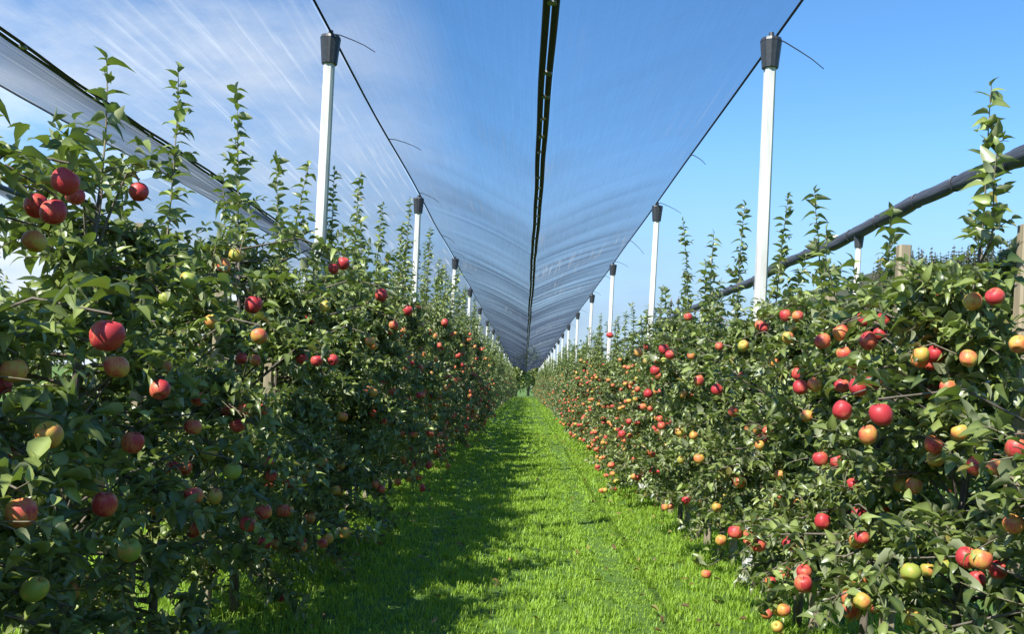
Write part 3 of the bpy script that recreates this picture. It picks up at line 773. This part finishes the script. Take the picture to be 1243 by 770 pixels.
def hail_net(xa, xb, y0, y1, mat, label, seed, amps, dip=0.0, lift=0.0):
    xm = (xa + xb) / 2
    t = empty('hail_net', (0, 0, 0), label, 'hail net', 'translucent hail nets over the alleys')
    link('net_sheet', net_half(xa + 0.012, xm - 0.045, y0, y1, seed, amps[0], dip, lift).mesh('net_sheet', [mat]), t)
    link('net_sheet', net_half(xb - 0.012, xm + 0.045, y0, y1, seed + 5, amps[1], 0.0, lift).mesh('net_sheet', [mat]), t)
    ys_ = np.arange(y0, y1, 0.22)
    zc = VALLEY - 0.012 - 0.02 * np.cos(ys_ * 2 * PI / 6.7) + lift * np.exp(-(np.maximum(ys_ - 4, 0) / 4.0) ** 2)
    xw = xm + 0.005 * np.sin(ys_ * 0.7) + 0.002 * np.sin(ys_ * 2.7)
    for sgn in (-1, 1):       # the doubled hem of each half, rolled to a flat cord
        b = MB()
        th = np.arange(6) * PI / 3
        ring = np.stack([0.022 * np.cos(th), 0.008 * np.sin(th)], -1)
        V = np.concatenate([np.stack([xw + sgn * 0.025 + a, ys_, zc + c + 0.004 * np.sin(ys_ * 5 + sgn)], -1)[:, None] for a, c in ring], 1)
        n = len(ys_); k = np.arange(n - 1)[:, None] * 6
        Q = np.concatenate([np.stack([k[:, 0] + j, k[:, 0] + (j + 1) % 6, k[:, 0] + 6 + (j + 1) % 6, k[:, 0] + 6 + j], -1) for j in range(6)])
        b.add(V.reshape(-1, 3), Q)
        link('hem', b.mesh('hem', [M['cable']]), t)
    y = y0 + 0.3; cnt = 0
    while y < 32 and cnt < 60:
        q = link('clip', CLIP, t, (xm + 0.008 * math.sin(y * 1.3), y, VALLEY - 0.020 - 0.02 * math.cos(y * 2 * PI / 6.7) + lift * math.exp(-(max(y - 4, 0) / 4.0) ** 2)))
        q.rotation_euler = (0, rng.normal(0, 0.2), rng.normal(0, 0.2))
        y += rng.choice([0.5, 0.55, 1.1]); cnt += 1
    return t
b = MB(); prism(b, np.array(csquare(0.05, 0.010)) * [1.0, 1.1], -0.008, 0.006); CLIP = b.mesh('clip', [M['clip']], False)
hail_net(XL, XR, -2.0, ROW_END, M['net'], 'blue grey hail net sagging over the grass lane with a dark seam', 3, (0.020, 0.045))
hail_net(XLL, XL, -1.0, 90.0, M['net_glare'], 'whitish sunlit hail net with streaks over the alley beyond the shaded row', 21, (0.02, 0.02), 0.13, 0.07)
hail_net(XLLL, XLL, 13.5, 80.0, M['net_glare'], 'pale far hail net glimpsed low behind the shaded row', 33, (0.02, 0.02))

# rolled up nets
def rolled_net(x, y0, y1, r, label):
    t = empty('rolled_net', (x, y0, 0), label, 'rolled net', 'rolled up hail nets')
    b = MB(); ys_ = np.arange(0, y1 - y0, 0.12); n = len(ys_); sides = 14
    th = np.arange(sides) * 2 * PI / sides
    V = []
    kn = np.cumsum(rng.uniform(1.1, 1.5, 200))
    dist = np.min(np.abs(ys_[:, None] - kn[None]), axis=1)
    pinch = 0.82 + 0.18 * np.clip(dist / 0.25, 0, 1)
    for i in range(n):
        rad = r * pinch[i] * (1 + 0.05 * math.sin(ys_[i] * 1.9) + 0.03 * math.sin(ys_[i] * 5.1))
        lump = 1 + 0.05 * np.sin(2 * th + ys_[i] * 1.3) + 0.05 * np.sin(5 * th + 2.1 * math.sin(ys_[i] * 1.1)) + 0.06 * np.sin(9 * th - ys_[i] * 2.6)
        V.append(np.stack([rad * lump * np.cos(th), np.full(sides, ys_[i]), RIDGE + 0.03 - 0.03 * math.cos(ys_[i] * 0.94) - 0.012 * min(1.0, dist[i] / 0.5) + rad * 1.1 * lump * np.sin(th)], -1))
    k = np.arange(n - 1)
    Q = np.concatenate([np.stack([k * sides + j, (k + 1) * sides + j, (k + 1) * sides + (j + 1) % sides, k * sides + (j + 1) % sides], -1) for j in range(sides)])
    b.add(np.concatenate(V), Q); link('roll', b.mesh('roll', [M['roll']]), t)
    for yk in kn[kn < min(y1 - y0, 50)]:
        c = MB(); a = np.linspace(0, 2 * PI, 15)
        tube(c, np.stack([r * 0.93 * np.cos(a), np.full(15, yk), RIDGE + 0.03 - 0.03 * math.cos(yk * 0.94) + r * 1.02 * np.sin(a)], -1), 0.010, 5, cap=False)
        link('tie', c.mesh('tie', [M['cap']]), t)
    return t
rolled_net(XRR, 3.0, 110.0, 0.095, 'thick dark rolled up net tied along the cable above the sunlit row')
rolled_net(XLLL, 6.0, 40.0, 0.045, 'thin rolled up net low in the sky behind the shaded row')

# ------------------------------------------------------------------ far end and hill
def hill():
    b = MB(); nx, ny = 60, 16
    xs_ = np.linspace(60, 620, nx); ys_ = np.linspace(330, 640, ny)
    Xg, Yg = np.meshgrid(xs_, ys_, indexing='ij')
    u = np.clip((Xg - 108) / 60, 0, 1); u = u * u * (3 - 2 * u) * 0.72 + 0.12 * np.clip((Xg - 60) / 70, 0, 1) + 0.16 * np.clip((Xg - 190) / 200, 0, 1); v = np.clip((Yg - 330) / 90, 0, 1)
    Zg = -2 + (82 * u) * (v * v * (3 - 2 * v)) + 3 * np.sin(Xg * 0.03) * v + 2 * np.sin(Yg * 0.05 + Xg * 0.02) * v
    k = (np.arange(nx - 1)[:, None] * ny + np.arange(ny - 1)[None]).ravel()
    b.add(np.stack([Xg, Yg, Zg], -1).reshape(-1, 3), np.stack([k, k + ny, k + ny + 1, k + 1], -1))
    return b, (xs_, ys_, Zg)
hb, (hx, hy, hz) = hill()
tag(link('hill', hb.mesh('hill', [M['hill']])), 'dark wooded hillside rising beyond the sunlit row', 'hill', kind='structure')
def hill_z(x, y):
    i = int(np.clip(np.searchsorted(hx, x) - 1, 0, len(hx) - 2)); j = int(np.clip(np.searchsorted(hy, y) - 1, 0, len(hy) - 2))
    a = min(max((x - hx[i]) / (hx[i + 1] - hx[i]), 0), 1); b = min(max((y - hy[j]) / (hy[j + 1] - hy[j]), 0), 1)
    return (hz[i, j] * (1 - a) + hz[i + 1, j] * a) * (1 - b) + (hz[i, j + 1] * (1 - a) + hz[i + 1, j + 1] * a) * b

def conifer(mb, x, y, z, h, tiers=9, cards=9):
    tube(mb, [(x, y, z - 1), (x, y, z + h * 0.95)], [h * 0.016, h * 0.004], 5, 1)
    P = []; T = []
    for i in range(tiers):
        f = i / tiers; zz = z + h * (0.10 + 0.86 * f); r = h * 0.20 * (1 - f) ** 0.85 + 0.25
        for c in range(cards):
            a = rng.uniform(0, 2 * PI); rr = r * rng.uniform(0.65, 1.15)
            d = np.array([math.cos(a), math.sin(a)]); s = np.array([-d[1], d[0]]) * rr * 0.34
            o = len(P)
            P += [(x, y, zz + h * 0.05), (x + d[0] * rr * .55 + s[0], y + d[1] * rr * .55 + s[1], zz - rr * .22), (x + d[0] * rr, y + d[1] * rr, zz - rr * .5), (x + d[0] * rr * .55 - s[0], y + d[1] * rr * .55 - s[1], zz - rr * .22)]
            T += [(o, o + 1, o + 2), (o, o + 2, o + 3)]
    mb.add(P, None, T, 0, np.repeat(rng.uniform(0, 0.9, len(P) // 4), 4))
fb = MB()
for _ in range(2200):
    x = 100 + 260 * rng.random() ** 2.2; y = rng.uniform(331, 440)
    conifer(fb, x, y, hill_z(x, y) - 0.5, rng.uniform(5, 12), 6, 8)
tag(link('forest', fb.mesh('forest', [M['farleaf'], M['bark']], False, True)), 'dark conifer forest covering the far hillside', 'forest', kind='stuff')
for (px, py, d, txt) in ((802, 366, 240, 'short dark conifer, leftmost of three at the foot of the hill'), (815, 356, 236, 'tall dark conifer, middle one of three at the foot of the hill'), (824, 353, 238, 'tallest dark conifer of three at the foot of the hill')):
    p = measured(px, py, d)
    t = empty('conifer_tree', (p[0], p[1], 0), txt.replace('leftmost', 'shortest'), 'conifer', 'three conifers at the foot of the hill')
    b = MB(); conifer(b, 0, 0, 0, p[2], 12, 12)
    allv = b
    # trunk and crown apart
    tb = MB(); tube(tb, [(0, 0, -0.5), (0, 0, p[2] * 0.95)], [p[2] * 0.016, p[2] * 0.004], 6)
    link('trunk', tb.mesh('trunk', [M['bark']]), t)
    cb = MB(); cb.add(b.V[1], None, b.T[1] - len(b.V[0]), 0, b.A[1]); link('crown', cb.mesh('crown', [M['farleaf']], False, True), t)

def broadleaf(x, y, h, label):
    t = empty('broadleaf_tree', (x, y, 0), label, 'tree', 'trees at the end of the lane')
    tb = MB(); tr = curve((0, 0, -0.2), (0, 0, 1), h * 0.6, 0, 6, 0.1); tube(tb, tr, np.linspace(h * .03, h * .012, len(tr)), 8)
    link('trunk', tb.mesh('trunk', [M['bark']]), t)
    cl = rng.normal(0, 1, (34, 3)); cl /= np.linalg.norm(cl, axis=1)[:, None]; cl *= rng.uniform(0.35, 1, (34, 1)) ** 0.5
    cl = cl * [h * .36, h * .36, h * .42] + [0, 0, h * .56]
    bb = MB()
    for c in cl[:12]:
        tube(bb, [tr[3], (tr[4] + c) / 2, c], [h * .009, h * .006, h * .003], 5)
    link('branches', bb.mesh('branches', [M['bark']]), t)
    P = np.concatenate([c + rng.normal(0, h * 0.075, (70, 3)) for c in cl])
    P[:, 2] = np.maximum(P[:, 2], 0.1)
    n = len(P); cb = MB()
    leaves_mesh(cb, P, rng.normal(0, 1, (n, 3)) + [0, 0, -0.3], rng.normal(0, .5, (n, 3)) + [0, 0, 1], np.full(n, h * .055), np.full(n, h * .022), rng.uniform(0, .6, n), rng.uniform(0, .5, n), rng.uniform(0, 0.9, n))
    link('crown', cb.mesh('crown', [M['leaf']], True, True), t)
broadleaf(-1.2, 134, 5.6, 'low round green tree closing the end of the grass lane')
broadleaf(2.4, 138, 6.2, 'small bushy green tree beside the sunlit row at the lane end')
for bx, by, bh, txt in ((-9.5, 142, 7.5, 'wide green tree behind the far end of the shaded row'), (9.0, 146, 7.8, 'wide green tree behind the far end of the sunlit row'), (0.6, 152, 7.4, 'tall pale green tree straight beyond the lane end')):
    broadleaf(bx, by, bh, txt)

# leaves shed on the grass along the two rows
def shed():
    mb = MB(); n = 480
    side = rng.random(n) < 0.5
    x = np.where(side, XL + np.abs(rng.normal(0, 0.75, n)), XR - np.abs(rng.normal(0, 0.75, n))); y = 3 + 27 * rng.random(n) ** 1.4
    P = np.stack([x, y, gz(x, y) + rng.uniform(0.03, 0.075, n)], -1)
    D = np.concatenate([rng.normal(0, 1, (n, 2)), rng.normal(0, 0.25, (n, 1))], 1); U = rng.normal(0, 0.35, (n, 3)) + [0, 0, 1]
    S = rng.uniform(0.045, 0.075, n)
    leaves_mesh(mb, P, D, U, S, S * 0.26, rng.uniform(-0.3, 0.8, n), rng.uniform(0.2, 1.2, n), rng.choice([0.0, 0.3, 0.6, 1.0], n))
    return mb.mesh('fallen_leaves', [M['shed']], True, True)
M['shed'] = leafmat('shed_leaf', (0.09, 0.05, 0.02), (0.34, 0.27, 0.07), (0.30, 0.24, 0.12), (0.25, 0.18, 0.03), 0.15, 0.6)
tag(link('fallen_leaves', shed()), 'dry yellow and brown leaves shed on the grass along the rows', 'leaves', kind='stuff')
